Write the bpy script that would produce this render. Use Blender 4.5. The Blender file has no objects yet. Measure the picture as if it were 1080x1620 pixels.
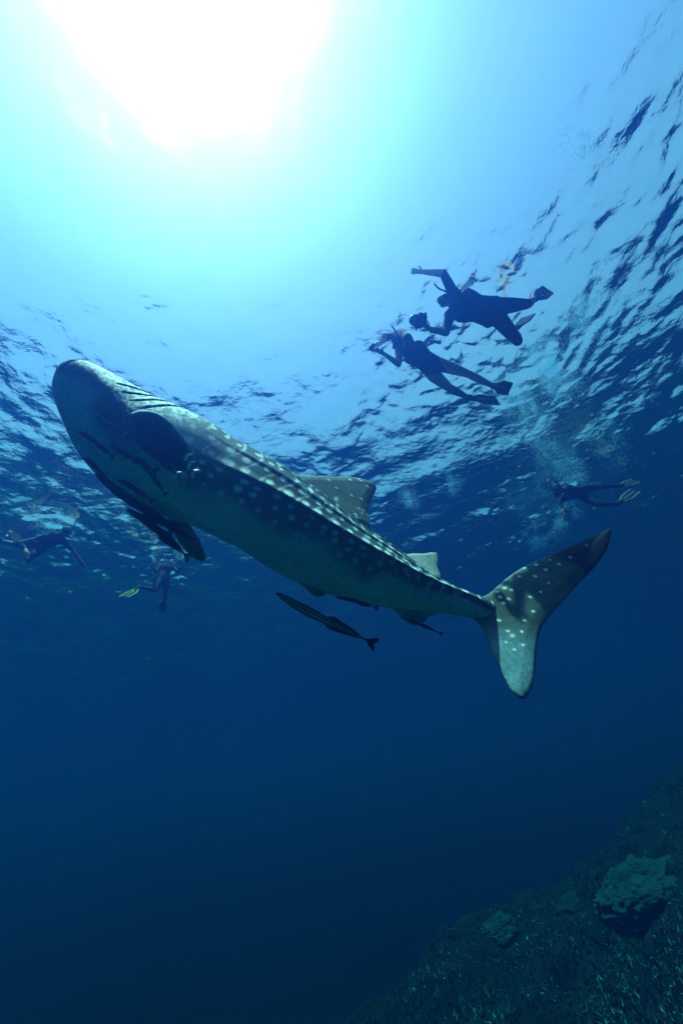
import bpy, bmesh, math
import numpy as np
from mathutils import Vector, Matrix, Quaternion
from mathutils.bvhtree import BVHTree
from mathutils import geometry as mgeo

sc = bpy.context.scene
COL = sc.collection

# ------------------------------------------------------------------ camera
FPX, KD = 680.0, 0.84          # focal length in pixels of a 1620 pixel high frame; depth scale that goes with it
ELEV, ROLL, DEPTH = math.radians(35.5), math.radians(9), 7.0 * KD
_f = Vector((0, math.cos(ELEV), math.sin(ELEV)))
_r0 = Vector((1, 0, 0))
_u0 = Vector((0, -math.sin(ELEV), math.cos(ELEV)))
_r = _r0 * math.cos(ROLL) - _u0 * math.sin(ROLL)
_u = _u0 * math.cos(ROLL) + _r0 * math.sin(ROLL)
CAM = Vector((0, 0, -DEPTH))
cd = bpy.data.cameras.new('camera')
cam = bpy.data.objects.new('camera', cd)
COL.objects.link(cam)
cd.sensor_fit = 'VERTICAL'
cd.sensor_height = 24
cd.lens = 24 * FPX / 1620
cd.clip_start, cd.clip_end = 0.02, 3000
cam.matrix_world = Matrix(((_r.x, _u.x, -_f.x, CAM.x), (_r.y, _u.y, -_f.y, CAM.y), (_r.z, _u.z, -_f.z, CAM.z), (0, 0, 0, 1)))
sc.camera = cam

def ray(px, py):
    return _f + _r * ((px - 540) / FPX) + _u * ((810 - py) / FPX)

def P(px, py, t):
    return CAM + ray(px, py) * t

def SZ(px, py, z):
    d = ray(px, py)
    return CAM + d * ((z - CAM.z) / d.z)

# ------------------------------------------------------------------ world, sun, exposure
SUN = ray(275, -60).normalized()
w = bpy.data.worlds.new('World')
sc.world = w
w.use_nodes = True
nt = w.node_tree
bg = nt.nodes['Background']
sky = nt.nodes.new('ShaderNodeTexSky')
sky.sky_type = 'NISHITA'
sky.sun_disc = False
sky.ozone_density = 0.3
sky.dust_density = 1.5
sky.sun_elevation = math.asin(SUN.z)
sky.sun_rotation = math.atan2(SUN.x, SUN.y)
nt.links.new(sky.outputs[0], bg.inputs[0])
bg.inputs[1].default_value = 0.10
sl = bpy.data.lights.new('sun', 'SUN')
sl.energy = 5
sl.angle = math.radians(0.53)
sl.color = (1, 0.96, 0.88)
so = bpy.data.objects.new('sun', sl)
COL.objects.link(so)
so.rotation_mode = 'QUATERNION'
so.rotation_quaternion = SUN.to_track_quat('Z', 'Y')
vs = sc.view_settings
vs.view_transform = 'Standard'
vs.look = 'None'
vs.exposure = 1.22
vs.gamma = 1
vs.use_curve_mapping = False
sc.cycles.use_denoising = True
sc.cycles.volume_bounces = 0
sc.cycles.max_bounces = 6
sc.cycles.transparent_max_bounces = 16
sc.cycles.sample_clamp_indirect = 4

WATER_SCATTER = np.array([0.0013, 0.0058, 0.036])
WATER_ABSORB = np.array([0.148, 0.030, 0.022])
WATER_G = 0.76


# ------------------------------------------------------------------ helpers
def mesh_np(name, V, F, col=None, smooth=True):
    V = np.asarray(V, float)
    F = np.asarray(F, np.int32)
    n = F.shape[1]
    me = bpy.data.meshes.new(name)
    me.vertices.add(len(V))
    me.vertices.foreach_set('co', V.ravel())
    me.loops.add(F.size)
    me.loops.foreach_set('vertex_index', F.ravel())
    me.polygons.add(len(F))
    me.polygons.foreach_set('loop_start', np.arange(0, F.size, n, dtype=np.int32))
    me.polygons.foreach_set('use_smooth', np.full(len(F), smooth))
    if col is not None:
        a = me.color_attributes.new('Col', 'FLOAT_COLOR', 'POINT')
        c = np.ones((len(V), 4))
        c[:, :3] = col
        a.data.foreach_set('color', c.ravel().astype(np.float32))
    me.update()
    me.validate()
    return me

def link(name, me, mat=None, parent=None):
    o = bpy.data.objects.new(name, me)
    COL.objects.link(o)
    if mat is not None:
        me.materials.clear()
        me.materials.append(mat)
    if parent is not None:
        o.parent = parent
    return o

def tag(o, label=None, cat=None, group=None, kind=None):
    if label: o['label'] = label
    if cat: o['category'] = cat
    if group: o['group'] = group
    if kind: o['kind'] = kind
    return o

def empty(name, loc):
    o = bpy.data.objects.new(name, None)
    o.location = loc
    o.empty_display_size = 0.1
    COL.objects.link(o)
    return o

def part(name, me, mat, parent):
    """mesh in world coordinates put under an Empty"""
    o = link(name, me, mat, parent)
    o.matrix_parent_inverse = Matrix.Translation(-parent.location)
    return o

def quads(nu, nv, closed_v=False):
    f = []
    i = np.arange(nu - 1)[:, None]
    j = np.arange(nv if closed_v else nv - 1)[None, :]
    j2 = (j + 1) % nv
    a = i * nv + j
    b = i * nv + j2
    c = (i + 1) * nv + j2
    d = (i + 1) * nv + j
    return np.stack([a.ravel() if a.shape == b.shape else a.ravel(), b.ravel(), c.ravel(), d.ravel()], 1)

def material(name, color=None, rough=0.6, spec=0.2, attr=False, noise=None, bump=None, sheen=0):
    m = bpy.data.materials.new(name)
    m.use_nodes = True
    n = m.node_tree
    b = n.nodes['Principled BSDF']
    b.inputs['Roughness'].default_value = rough
    b.inputs['Specular IOR Level'].default_value = spec
    tc = n.nodes.new('ShaderNodeTexCoord')
    src = None
    if attr:
        a = n.nodes.new('ShaderNodeAttribute')
        a.attribute_name = 'Col'
        src = a.outputs['Color']
    else:
        rgb = n.nodes.new('ShaderNodeRGB')
        rgb.outputs[0].default_value = (*color, 1)
        src = rgb.outputs[0]
    if noise:
        nz = n.nodes.new('ShaderNodeTexNoise')
        nz.inputs['Scale'].default_value = noise[0]
        nz.inputs['Detail'].default_value = 5
        n.links.new(tc.outputs['Object'], nz.inputs['Vector'])
        mr = n.nodes.new('ShaderNodeMapRange')
        mr.inputs['From Min'].default_value = 0.3
        mr.inputs['From Max'].default_value = 0.7
        mr.inputs['To Min'].default_value = 1 - noise[1]
        mr.inputs['To Max'].default_value = 1 + noise[1]
        n.links.new(nz.outputs[0], mr.inputs[0])
        mx = n.nodes.new('ShaderNodeVectorMath')
        mx.operation = 'SCALE'
        n.links.new(src, mx.inputs[0])
        n.links.new(mr.outputs[0], mx.inputs['Scale'])
        src = mx.outputs[0]
    n.links.new(src, b.inputs['Base Color'])
    if bump:
        nb = n.nodes.new('ShaderNodeTexNoise')
        nb.inputs['Scale'].default_value = bump[0]
        nb.inputs['Detail'].default_value = 4
        n.links.new(tc.outputs['Object'], nb.inputs['Vector'])
        bp = n.nodes.new('ShaderNodeBump')
        bp.inputs['Strength'].default_value = 0.7
        bp.inputs['Distance'].default_value = bump[1]
        n.links.new(nb.outputs[0], bp.inputs['Height'])
        n.links.new(bp.outputs[0], b.inputs['Normal'])
    return m

def catmull(pts, n, closed=False):
    """resampled Catmull-Rom curve, any dimension"""
    p = np.asarray(pts, float)
    k = len(p)
    if closed:
        q = np.vstack([p[-1], p, p[0], p[1]])
        seg = k
    else:
        q = np.vstack([2 * p[0] - p[1], p, 2 * p[-1] - p[-2]])
        seg = k - 1
    t = np.linspace(0, seg, n, endpoint=not closed)
    i = np.minimum(t.astype(int), seg - 1)
    s = (t - i)[:, None]
    a, b, c, d = q[i], q[i + 1], q[i + 2], q[i + 3]
    return 0.5 * (2 * b + (c - a) * s + (2 * a - 5 * b + 4 * c - d) * s ** 2 + (3 * b - a - 3 * c + d) * s ** 3)

def vnoise(x, y, z, seed=0):
    """smooth value noise 0..1"""
    def h(i, j, k):
        n = np.sin(i * 127.1 + j * 311.7 + k * 74.7 + seed * 17.3) * 43758.5453
        return n - np.floor(n)
    xi, yi, zi = np.floor(x), np.floor(y), np.floor(z)
    fx, fy, fz = x - xi, y - yi, z - zi
    fx, fy, fz = [f * f * (3 - 2 * f) for f in (fx, fy, fz)]
    r = 0
    for a in (0, 1):
        for b in (0, 1):
            for c in (0, 1):
                wgt = (fx if a else 1 - fx) * (fy if b else 1 - fy) * (fz if c else 1 - fz)
                r = r + wgt * h(xi + a, yi + b, zi + c)
    return r

def fbm(x, y, z, oct=4, seed=0):
    r, a, t = 0, 1.0, 0
    for o in range(oct):
        r = r + a * vnoise(x * 2 ** o + o * 5.3, y * 2 ** o, z * 2 ** o, seed + o)
        t += a
        a *= 0.5
    return r / t

# ------------------------------------------------------------------ water surface
SWIM_PIX = [(740, 492, 1.0), (670, 580, 1.0), (930, 785, .8), (85, 855, .9), (262, 895, 1.0), (830, 560, .7)]
def build_water():
    rng = np.random.default_rng(3)
    def axis(lo, hi, d, far, g):
        a = list(np.arange(lo, hi, d))
        s, x, out = d, a[-1], []
        while x < far:
            s *= g; x += s; out.append(x)
        s, x, pre = d, lo, []
        while x > -far:
            s *= g; x -= s; pre.append(x)
        return np.array(pre[::-1] + a + out)
    xs = axis(-9, 11, .034, 400, 1.05)
    ys = axis(-4, 16, .034, 400, 1.05)
    X, Y = np.meshgrid(xs, ys)
    H = np.maximum(np.gradient(xs)[None, :], np.gradient(ys)[:, None])
    Z = np.zeros_like(X)
    N = 100
    wd = math.radians(205)
    patch = np.clip(3.2 * fbm(X * .45 + 4, Y * .45, X * 0, 3, 5) - .65, .15, 2)
    for l in np.exp(rng.uniform(np.log(.10), np.log(4.0), N)):
        a = wd + rng.normal(0, 1.05)
        k = 2 * math.pi / l
        slope = .0125 if l < .32 else (.020 if l < 1.6 else .0135)
        m = patch if l < .8 else 1
        Z += np.clip((l / H - 2.5), 0, 1) * m * (slope / k) * np.sin(k * (X * math.cos(a) + Y * math.sin(a)) + rng.uniform(0, 6.28))
    chop = np.clip((X - 1.8) / 2.6, 0, 1) * np.clip((7.5 - Y) / 3, 0, 1) * (.4 + 1.2 * fbm(X * .6, Y * .6, X * 0, 3, 14))
    for l in np.exp(rng.uniform(np.log(.16), np.log(1.1), 34)):      # choppier water on one side
        a = rng.normal(.25, .45)
        k = 2 * math.pi / l
        Z += np.clip((l / H - 2.5), 0, 1) * chop * (.024 / k) * np.sin(k * (X * math.cos(a) + Y * math.sin(a)) + rng.uniform(0, 6.28))
    for (px, py, s) in SWIM_PIX:           # rings and chop stirred up by the swimmers
        c = SZ(px, py, 0)
        d = np.hypot(X - c.x, Y - c.y)
        e = np.exp(-(d / 1.25) ** 2)
        rip = fbm(X * 5, Y * 5, X * 0, 3, 9) - .5
        Z += s * e * (.010 * np.sin(d * 2 * math.pi / .3) * (d > .2) + .06 * rip)
    V = np.stack([X, Y, Z], -1).reshape(-1, 3)
    me = mesh_np('water', V, quads(len(ys), len(xs)))
    m = bpy.data.materials.new('sea_surface')
    m.use_nodes = True
    n = m.node_tree
    n.nodes.clear()
    L = n.links.new
    out = n.nodes.new('ShaderNodeOutputMaterial')
    mix = n.nodes.new('ShaderNodeMixShader')
    tr = n.nodes.new('ShaderNodeBsdfTransparent')
    gl = n.nodes.new('ShaderNodeBsdfGlossy')
    gl.inputs['Roughness'].default_value = .03
    fr = n.nodes.new('ShaderNodeFresnel')
    fr.inputs['IOR'].default_value = 1.333
    rf = n.nodes.new('ShaderNodeBsdfRefraction')
    rf.inputs['IOR'].default_value = 1.333
    rf.inputs['Roughness'].default_value = .66
    m2 = n.nodes.new('ShaderNodeMixShader')
    m2.inputs[0].default_value = .07
    L(tr.outputs[0], m2.inputs[1])
    L(rf.outputs[0], m2.inputs[2])
    tc = n.nodes.new('ShaderNodeTexCoord')
    nz = n.nodes.new('ShaderNodeTexNoise')
    nz.inputs['Scale'].default_value = 5
    nz.inputs['Detail'].default_value = 5
    L(tc.outputs['Object'], nz.inputs['Vector'])
    bp = n.nodes.new('ShaderNodeBump')
    bp.inputs['Strength'].default_value = 1
    bp.inputs['Distance'].default_value = .03
    L(nz.outputs[0], bp.inputs['Height'])
    for q in (gl, fr):
        L(bp.outputs[0], q.inputs['Normal'])
    L(fr.outputs[0], mix.inputs[0])
    L(m2.outputs[0], mix.inputs[1])
    L(gl.outputs[0], mix.inputs[2])
    L(mix.outputs[0], out.inputs[0])
    o = link('water', me, m)
    tag(o, 'rippled sea surface seen from below with a bright round window of sky', kind='structure')

build_water()

# ------------------------------------------------------------------ deep sea bed (far below, lost in the blue)
def build_seabed():
    n = 81
    g = np.linspace(-1, 1, n)
    g = np.sign(g) * np.abs(g) ** 2 * 400
    X, Y = np.meshgrid(g, g)
    Z = -38 + 3 * fbm(X * .05, Y * .05, X * 0, 3, 2)
    me = mesh_np('seabed', np.stack([X, Y, Z], -1).reshape(-1, 3), quads(n, n))
    tag(link('seabed', me, material('sand', (.32, .30, .25), .9, .1, noise=(.6, .3))), 'deep sandy sea floor far below', kind='structure')

build_seabed()

# ------------------------------------------------------------------ flat fins and blades
def fin_mesh(outline, thick, edge_w, h, colour):
    """outline: list of 2-D points; returns V(n,3) with z = +-thickness, F tris, colours"""
    o = catmull(outline, max(60, int(len(outline) * 9)), True)
    lo, hi = o.min(0), o.max(0)
    gx, gy = np.meshgrid(np.arange(lo[0], hi[0], h), np.arange(lo[1], hi[1], h * .87))
    gx = gx + (np.arange(gx.shape[0])[:, None] % 2) * h * .5
    pts = np.stack([gx.ravel(), gy.ravel()], 1)
    a, b = o, np.roll(o, -1, 0)
    # inside test + distance to edge
    ins = np.zeros(len(pts), bool)
    dist = np.full(len(pts), 1e9)
    for (x1, y1), (x2, y2) in zip(a, b):
        c = ((y1 > pts[:, 1]) != (y2 > pts[:, 1]))
        with np.errstate(divide='ignore', invalid='ignore'):
            xx = (x2 - x1) * (pts[:, 1] - y1) / (y2 - y1) + x1
        ins ^= c & (pts[:, 0] < xx)
        e = np.array([x2 - x1, y2 - y1])
        t = np.clip(((pts - (x1, y1)) @ e) / max(e @ e, 1e-12), 0, 1)
        dist = np.minimum(dist, np.hypot(*(pts - (np.array([x1, y1]) + t[:, None] * e)).T))
    keep = ins & (dist > h * .45)
    inner, dist = pts[keep], dist[keep]
    allp = np.vstack([o, inner])
    k = len(o)
    res = mgeo.delaunay_2d_cdt([Vector(p) for p in allp], [], [list(range(k))], 1, 1e-7)
    vs2 = np.array([v[:] for v in res[0]])
    fs = np.array([f for f in res[2] if len(f) == 3])
    orig = res[3]
    dd = np.zeros(len(vs2))
    border = np.zeros(len(vs2), bool)
    for i, og in enumerate(orig):
        q = og[0] if og else 0
        if q < k: border[i] = True
        else: dd[i] = dist[q - k]
    th = thick * np.sqrt(np.clip(dd / edge_w, 0, 1))
    up = np.column_stack([vs2, th])
    dn = np.column_stack([vs2, -th])
    idx = np.arange(len(vs2))
    dn_idx = np.where(border, idx, idx + len(vs2))
    V = np.vstack([up, dn])
    F = np.vstack([fs, dn_idx[fs[:, ::-1]]])
    used = np.unique(F)
    remap = -np.ones(len(V), int)
    remap[used] = np.arange(len(used))
    V = V[used]
    F = remap[F]
    C = colour(V[:, :2], np.concatenate([dd, dd])[used]) if callable(colour) else np.tile(np.array(colour, float), (len(V), 1))
    return V, F, C

def on_plane(px, py, p0, n):
    d = ray(px, py)
    return CAM + d * ((p0 - CAM).dot(n) / d.dot(n))

def plane_fin(pix, p0, ex, n, thick, edge_w, h, colour_px):
    """fin whose outline is given by pixels, standing in the plane p0 / normal n"""
    n = n.normalized()
    ex = (ex - n * ex.dot(n)).normalized()
    ey = n.cross(ex)
    o2 = []
    for (x, y) in pix:
        q = on_plane(x, y, p0, n) - p0
        o2.append((q.dot(ex), q.dot(ey)))
    V, F, C = fin_mesh(o2, thick, edge_w, h, colour_px)
    W = np.array(p0)[None] + V[:, :1] * np.array(ex) + V[:, 1:2] * np.array(ey) + V[:, 2:3] * np.array(n)
    return W, F, C

# ------------------------------------------------------------------ whale shark
ST = [  # upper silhouette, lower silhouette, depth, view-from-below angle, width/height, roof-ness
    ((100, 583), (96, 598), 4.30, 28, 1.45, 0),
    ((110, 572), (94, 611), 4.30, 28, 1.45, 0),
    ((126, 569), (96, 632), 4.31, 28, 1.45, 0),
    ((150, 577), (103, 655), 4.32, 27, 1.42, 0),
    ((182, 593), (117, 687), 4.34, 26, 1.38, .1),
    ((210, 607), (134, 720), 4.36, 25, 1.34, .2),
    ((238, 622), (153, 748), 4.38, 24, 1.28, .3),
    ((270, 636), (178, 775), 4.40, 24, 1.22, .5),
    ((305, 652), (214, 797), 4.42, 24, 1.18, .7),
    ((340, 671), (255, 814), 4.44, 23, 1.12, .85),
    ((375, 694), (298, 828), 4.46, 22, 1.06, 1),
    ((410, 714), (340, 847), 4.48, 21, 1.02, 1),
    ((450, 738), (385, 870), 4.50, 19, 1.0, 1),
    ((490, 766), (430, 899), 4.52, 18, .98, 1),
    ((530, 796), (478, 925), 4.54, 17, .96, 1),
    ((570, 826), (525, 941), 4.56, 17, .95, 1),
    ((610, 854), (573, 953), 4.58, 18, .95, 1),
    ((645, 880), (618, 962), 4.60, 20, .96, 1),
    ((680, 905), (661, 967), 4.62, 24, .98, 1),
    ((715, 925), (704, 971), 4.64, 28, 1.0, 1),
    ((745, 938), (741, 977), 4.66, 30, .95, .8),
    ((772, 948), (768, 984), 4.68, 30, .6, .4),
    ((800, 962), (796, 982), 4.70, 30, .3, .1),
]
ROOF = np.array([(0, 1.0), (.10, .965), (.30, .83), (.55, .66), (.78, .46), (.94, .27), (1.0, .12), (.985, -.08), (.93, -.33), (.80, -.58), (.57, -.82), (.30, -.96), (0, -1.0)])
FRONT = np.array([(0, 1.0), (.20, .945), (.44, .79), (.66, .55), (.84, .25), (.96, -.04), (1.0, -.22), (.965, -.42), (.85, -.63), (.65, -.82), (.36, -.95), (.16, -.99), (0, -1.0)])
FRONT_W = [0, 0, 0, .1, .3, .6, .9, 1, 1, 1, .95, .8, .55, .3, .1, 0, 0, 0, 0, 0, 0, 0, 0]
_a = np.linspace(0, math.pi, 13)
OVAL = np.stack([np.sin(_a) ** .85, np.cos(_a)], 1)
NS, NA = 560, 232
def srgb(r, g, b):
    return np.array([((c / 255) / 12.92 if c / 255 <= .04045 else ((c / 255 + .055) / 1.055) ** 2.4) for c in (r, g, b)])

def build_shark():
    st = np.array([[*a, *b, t, d, k, rf, wf] for (a, b, t, d, k, rf), wf in zip(ST, FRONT_W)], float)
    st[:, 4] *= KD
    S = catmull(st, NS)
    U, Lw, tt, dl, ratio, roof = S[:, 0:2], S[:, 2:4], S[:, 4], np.radians(S[:, 5]), S[:, 6], np.clip(S[:, 7], 0, 1)
    mid = (U + Lw) / 2
    C3 = np.array([P(m[0], m[1], t) for m, t in zip(mid, tt)])
    T = np.gradient(C3, axis=0)
    k = np.ones(41) / 41
    Tp = np.vstack([np.repeat(T[:1], 20, 0), T, np.repeat(T[-1:], 20, 0)])
    T = np.stack([np.convolve(Tp[:, i], k, 'valid') for i in range(3)], 1)
    T /= np.linalg.norm(T, axis=1)[:, None]
    c = np.array(CAM)[None] - C3
    c -= (c * T).sum(1)[:, None] * T
    c /= np.linalg.norm(c, axis=1)[:, None]
    e = np.cross(T, c)
    e *= np.sign(e @ np.array(_u))[:, None]
    D = e * np.cos(dl)[:, None] - c * np.sin(dl)[:, None]
    Sd = c * np.cos(dl)[:, None] + e * np.sin(dl)[:, None]
    half = NA // 2
    pr, po, pf = catmull(ROOF, half + 1), catmull(OVAL, half + 1), catmull(FRONT, half + 1)
    wf = np.clip(S[:, 8], 0, 1)[:, None, None]
    # full section: dorsal -> left side -> belly -> right side
    def full(p):
        return np.vstack([p, np.column_stack([-p[half - 1:0:-1, 0], p[half - 1:0:-1, 1]])])
    PR, PO, PF = full(pr), full(po), full(pf)
    vfrac = np.concatenate([np.linspace(0, 1, half + 1), np.linspace(1, 0, half + 1)[1:-1]])   # 0 dorsal 1 belly
    sec = (PO[None] * (1 - roof)[:, None, None] + PR[None] * roof[:, None, None]) * (1 - wf) + PF[None] * wf
    s_, d_ = sec[:, :, 0] * ratio[:, None], sec[:, :, 1]
    h = d_ * np.cos(dl)[:, None] + s_ * np.sin(dl)[:, None]
    top, bot = h.max(1), -h.min(1)
    Wm = np.array([(P(a[0], a[1], t) - P(b[0], b[1], t)).length for a, b, t in zip(U, Lw, tt)])
    a = Wm / (top + bot)
    cen = C3 + e * ((bot - top) / 2 * a)[:, None]
    arc = np.concatenate([[0], np.cumsum(np.linalg.norm(np.diff(C3, axis=0), axis=1))])
    s2 = arc[:, None] * np.ones((1, NA))
    v2 = vfrac[None] * np.ones((NS, 1))
    girth = math.pi * a * np.sqrt((1 + ratio ** 2) / 2)     # half circumference in metres
    vm = v2 * girth[:, None]
    total = arc[-1]
    u2 = s2 / total
    off = np.zeros((NS, NA))
    # longitudinal ridges
    fade = np.clip((u2 - .30) / .16, 0, 1) * np.clip((.97 - u2) / .1, 0, 1)
    for vc, amp, wd in ((.44, .030, .016), (.27, .014, .010), (.14, .012, .009), (.0, .018, .02)):
        x = v2 - vc
        off += amp * fade * np.exp(-np.where(x < 0, x / (wd * 2.6), x / wd) ** 2) * (a / a.max())[:, None] ** .5
    # gill slits: flaps overlapping toward the tail
    dark = np.zeros((NS, NA))
    for i in range(4):
        s0 = 0.70 + i * .125
        lean = .50 * (v2 - .10) + .5 * (v2 - .1) ** 2
        x = s2 - (s0 - lean)
        win = np.clip((v2 - .08) / .05, 0, 1) * np.clip((.42 - v2) / .06, 0, 1)
        off += win * (np.where(x < 0, .007 * np.exp(x / .04), 0) - .016 * np.exp(-((x - .008) / .010) ** 2))
        dark = np.maximum(dark, win * np.exp(-((x - .008) / .009) ** 2))
    # mouth: groove across the blunt front, lips proud above and below
    mouth = np.exp(-((s2 - (.075 + .10 * np.abs(v2 - .46) ** 1.0 + .20 * np.clip(.5 - np.abs(v2 - .5), 0, 1) * 0)) / .010) ** 2)
    mwin = np.clip((v2 - .12) / .06, 0, 1) * np.clip((.80 - v2) / .06, 0, 1)
    off -= .028 * mouth * mwin
    off += .010 * mwin * np.exp(-((s2 - .045) / .02) ** 2)
    dark = np.maximum(dark, .8 * mouth * mwin)
    # belly folds and light unevenness of the hide
    off += .006 * (fbm(s2 * 2.2, v2 * 6, s2 * 0, 3, 4) - .5)
    off += np.clip((v2 - .7) / .2, 0, 1) * .006 * np.sin(v2 * 120 + 4 * fbm(s2 * 1.5, v2 * 3, s2 * 0, 2, 8)) * np.clip(1 - np.abs(u2 - .25) / .22, 0, 1)
    nrm_s, nrm_d = sec[:, :, 0] / ratio[:, None], sec[:, :, 1]
    ln = np.hypot(nrm_s, nrm_d) + 1e-9
    px_ = s_ * a[:, None] + off * nrm_s / ln
    pd_ = d_ * a[:, None] + off * nrm_d / ln
    V = cen[:, None] + Sd[:, None] * px_[:, :, None] + D[:, None] * pd_[:, :, None]

    # ---- pigment
    rng = np.random.default_rng(11)
    back = np.array([.060, .100, .105])
    belly = np.array([.40, .52, .74])
    n1 = fbm(s2 * 3.0, vm * 6, s2 * 0, 4, 1)
    n2 = fbm(s2 * 9, vm * 9, s2 * 0, 3, 2)
    wb = np.clip((v2 - (.60 + .10 * (n1 - .5) * 2 + .03 * np.sin(s2 * 9))) / .16, 0, 1)
    wb = wb * wb * (3 - 2 * wb)
    colr = back[None, None] * (0.75 + .75 * n1)[:, :, None] * (.85 + .3 * n2)[:, :, None]
    pale = np.zeros((NS, NA))
    # rows of spots with faint bars between them
    left = np.ones(NA); left[half + 1:] = -1
    rows = [(.05, .026), (.125, .030), (.205, .034), (.30, .042), (.395, .050), (.50, .044), (.575, .040), (.65, .030)]
    sp = []
    for side in (1, -1):
        for ri, (vr, rad) in enumerate(rows):
            s = 1.12 + rng.uniform(0, .1)
            while s < total - .42:
                pit = .158 * (.85 if ri < 3 else 1) * (1.12 - .35 * s / total)
                sp.append((side, s + rng.normal(0, .018), vr + rng.normal(0, .008), rad * rng.uniform(.6, 1.15) * (1.04 - .36 * s / total), rng.uniform(.75, 1) * (1 if ri < 5 else np.clip(1.25 - 1.1 * s / total, .25, 1))))
                s += pit * rng.uniform(.9, 1.1)
        for k_ in range(950):       # small dense head spots
            s = rng.uniform(.10, 1.3)
            v = rng.uniform(.0, .50)
            sp.append((side, s, v, rng.uniform(.011, .019) * (.8 + .4 * s), rng.uniform(.5, 1.0) * np.clip((1.35 - s) / .2, 0, 1)))
    ds = total / NS
    for side, s, v, rad, amp in sp:
        i = int(np.searchsorted(arc, s))
        wdw = int(3 * rad / ds) + 3
        i0, i1 = max(0, i - wdw), min(NS, i + wdw)
        g = girth[min(i, NS - 1)]
        d2 = ((s2[i0:i1] - s) / 1.0) ** 2 + ((v2[i0:i1] - v) * g) ** 2
        m = amp * np.clip((1.0 - np.sqrt(d2) / rad) / .45 + .35, 0, 1)
        m = np.where((left[None] * side > 0), m, 0)
        pale[i0:i1] = np.maximum(pale[i0:i1], m)
    bars = np.abs(((s2 + .03 * np.sin(vm * 14) + .02 * (n1 - .5)) / .158) % 1 - .5)
    bar = np.clip(1 - bars / .13, 0, 1) * np.clip((s2 - 1.0) / .2, 0, 1) * np.clip((.47 - v2) / .05, 0, 1) * np.clip((n2 - .30) * 5, .15, 1)
    pale = np.maximum(pale, .75 * bar)
    # pale flush along the shoulder rows
    band = np.exp(-((v2 - .36) / .10) ** 2) * np.clip(1 - np.abs(s2 - 1.35) / .65, 0, 1) * (.4 + n1)
    pale = np.maximum(pale, .50 * band)
    colr = colr * (1 - pale[:, :, None]) + np.array([.80, .95, .95]) * pale[:, :, None]
    colr = colr * (1 - wb[:, :, None]) + belly * (0.8 + .4 * n1[:, :, None]) * wb[:, :, None] * (1 - .0 * dark[:, :, None]) + 0
    eye = np.hypot(s2 - .34, (v2 - .50) * girth[:, None])
    off_eye = np.clip(1 - eye / .03, 0, 1)[:, :, None]
    colr = colr * (1 - .95 * np.clip(off_eye * 3, 0, 1))
    colr = colr * (1 - .85 * dark[:, :, None])
    Vf, Cf = [V.reshape(-1, 3)], [colr.reshape(-1, 3)]
    q = quads(NS, NA, True)
    F = [np.vstack([q[:, [0, 1, 2]], q[:, [0, 2, 3]]])]
    # caps
    n0 = NS * NA
    Vf.append(np.array([cen[0] - T[0] * .012, cen[-1] + T[-1] * .01]))
    Cf.append(np.array([colr[0].mean(0), colr[-1].mean(0)]))
    j = np.arange(NA)
    F.append(np.column_stack([np.full(NA, n0), (j + 1) % NA, j]))
    F.append(np.column_stack([np.full(NA, n0 + 1), (NS - 1) * NA + j, (NS - 1) * NA + (j + 1) % NA]))
    cnt = n0 + 2

    def at_px(x):
        i = int(np.argmin(np.abs(mid[:, 0] - x)))
        return i
    def add(W, Fc, Cc):
        nonlocal cnt
        Vf.append(W); F.append(Fc + cnt); Cf.append(Cc)
        cnt += len(W)
    def spots_colour(base, n, rad, seed, tipdark=None, pale_edge=.0):
        r = np.random.default_rng(seed)
        def fcol(p, dd):
            lo, hi = p.min(0), p.max(0)
            nz = fbm(p[:, 0] * 7, p[:, 1] * 7, p[:, 0] * 0, 4, seed)
            c_ = np.array(base)[None] * (.65 + .8 * nz)[:, None]
            m = np.zeros(len(p))
            for _ in range(n):
                q_ = r.uniform(lo, hi)
                rr = rad * r.uniform(.6, 1.1)
                m = np.maximum(m, r.uniform(.5, 1) * np.clip((1 - np.hypot(*(p - q_).T) / rr) / .4 + .4, 0, 1))
            m = np.maximum(m, pale_edge * np.exp(-dd / .02))
            c_ = c_ * (1 - m[:, None]) + np.array([.78, .82, .78]) * m[:, None]
            if tipdark:
                k_ = np.clip((p @ np.array(tipdark[0]) - tipdark[1]) / tipdark[2], 0, 1)[:, None]
                c_ = c_ * (1 - k_) + np.array([.035, .045, .045]) * k_
            return c_
        return fcol
    def V3(x): return Vector(x)
    # first dorsal fin
    i = at_px(500)
    base = V3(cen[i] + D[i] * a[i] * .9)
    add(*plane_fin([(452, 752), (475, 752), (496, 753), (525, 754), (556, 755), (580, 760), (593, 768), (595, 774), (589, 788), (583, 803), (582, 818), (586, 833), (577, 838), (540, 826), (495, 800), (455, 770)],
                   base, V3(T[i]), V3(Sd[i] + .8 * D[i]), .034, .10, .014, spots_colour([.085, .115, .105], 34, .022, 5, pale_edge=.25)))
    # second dorsal fin
    i = at_px(655)
    base = V3(cen[i] + D[i] * a[i] * .9)
    add(*plane_fin([(636, 880), (650, 876), (668, 876), (682, 874), (691, 876), (693, 886), (692, 898), (697, 912), (690, 917), (665, 905), (640, 890)],
                   base, V3(T[i]), V3(Sd[i] + .8 * D[i]), .018, .05, .010, spots_colour([.22, .26, .25], 4, .012, 6, pale_edge=.3)))
    # caudal fin
    i = at_px(770)
    base = V3(cen[i])
    n_c = V3(Sd[i] + D[i] * .36 - T[i] * .38)
    ext = V3(T[i])
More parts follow.
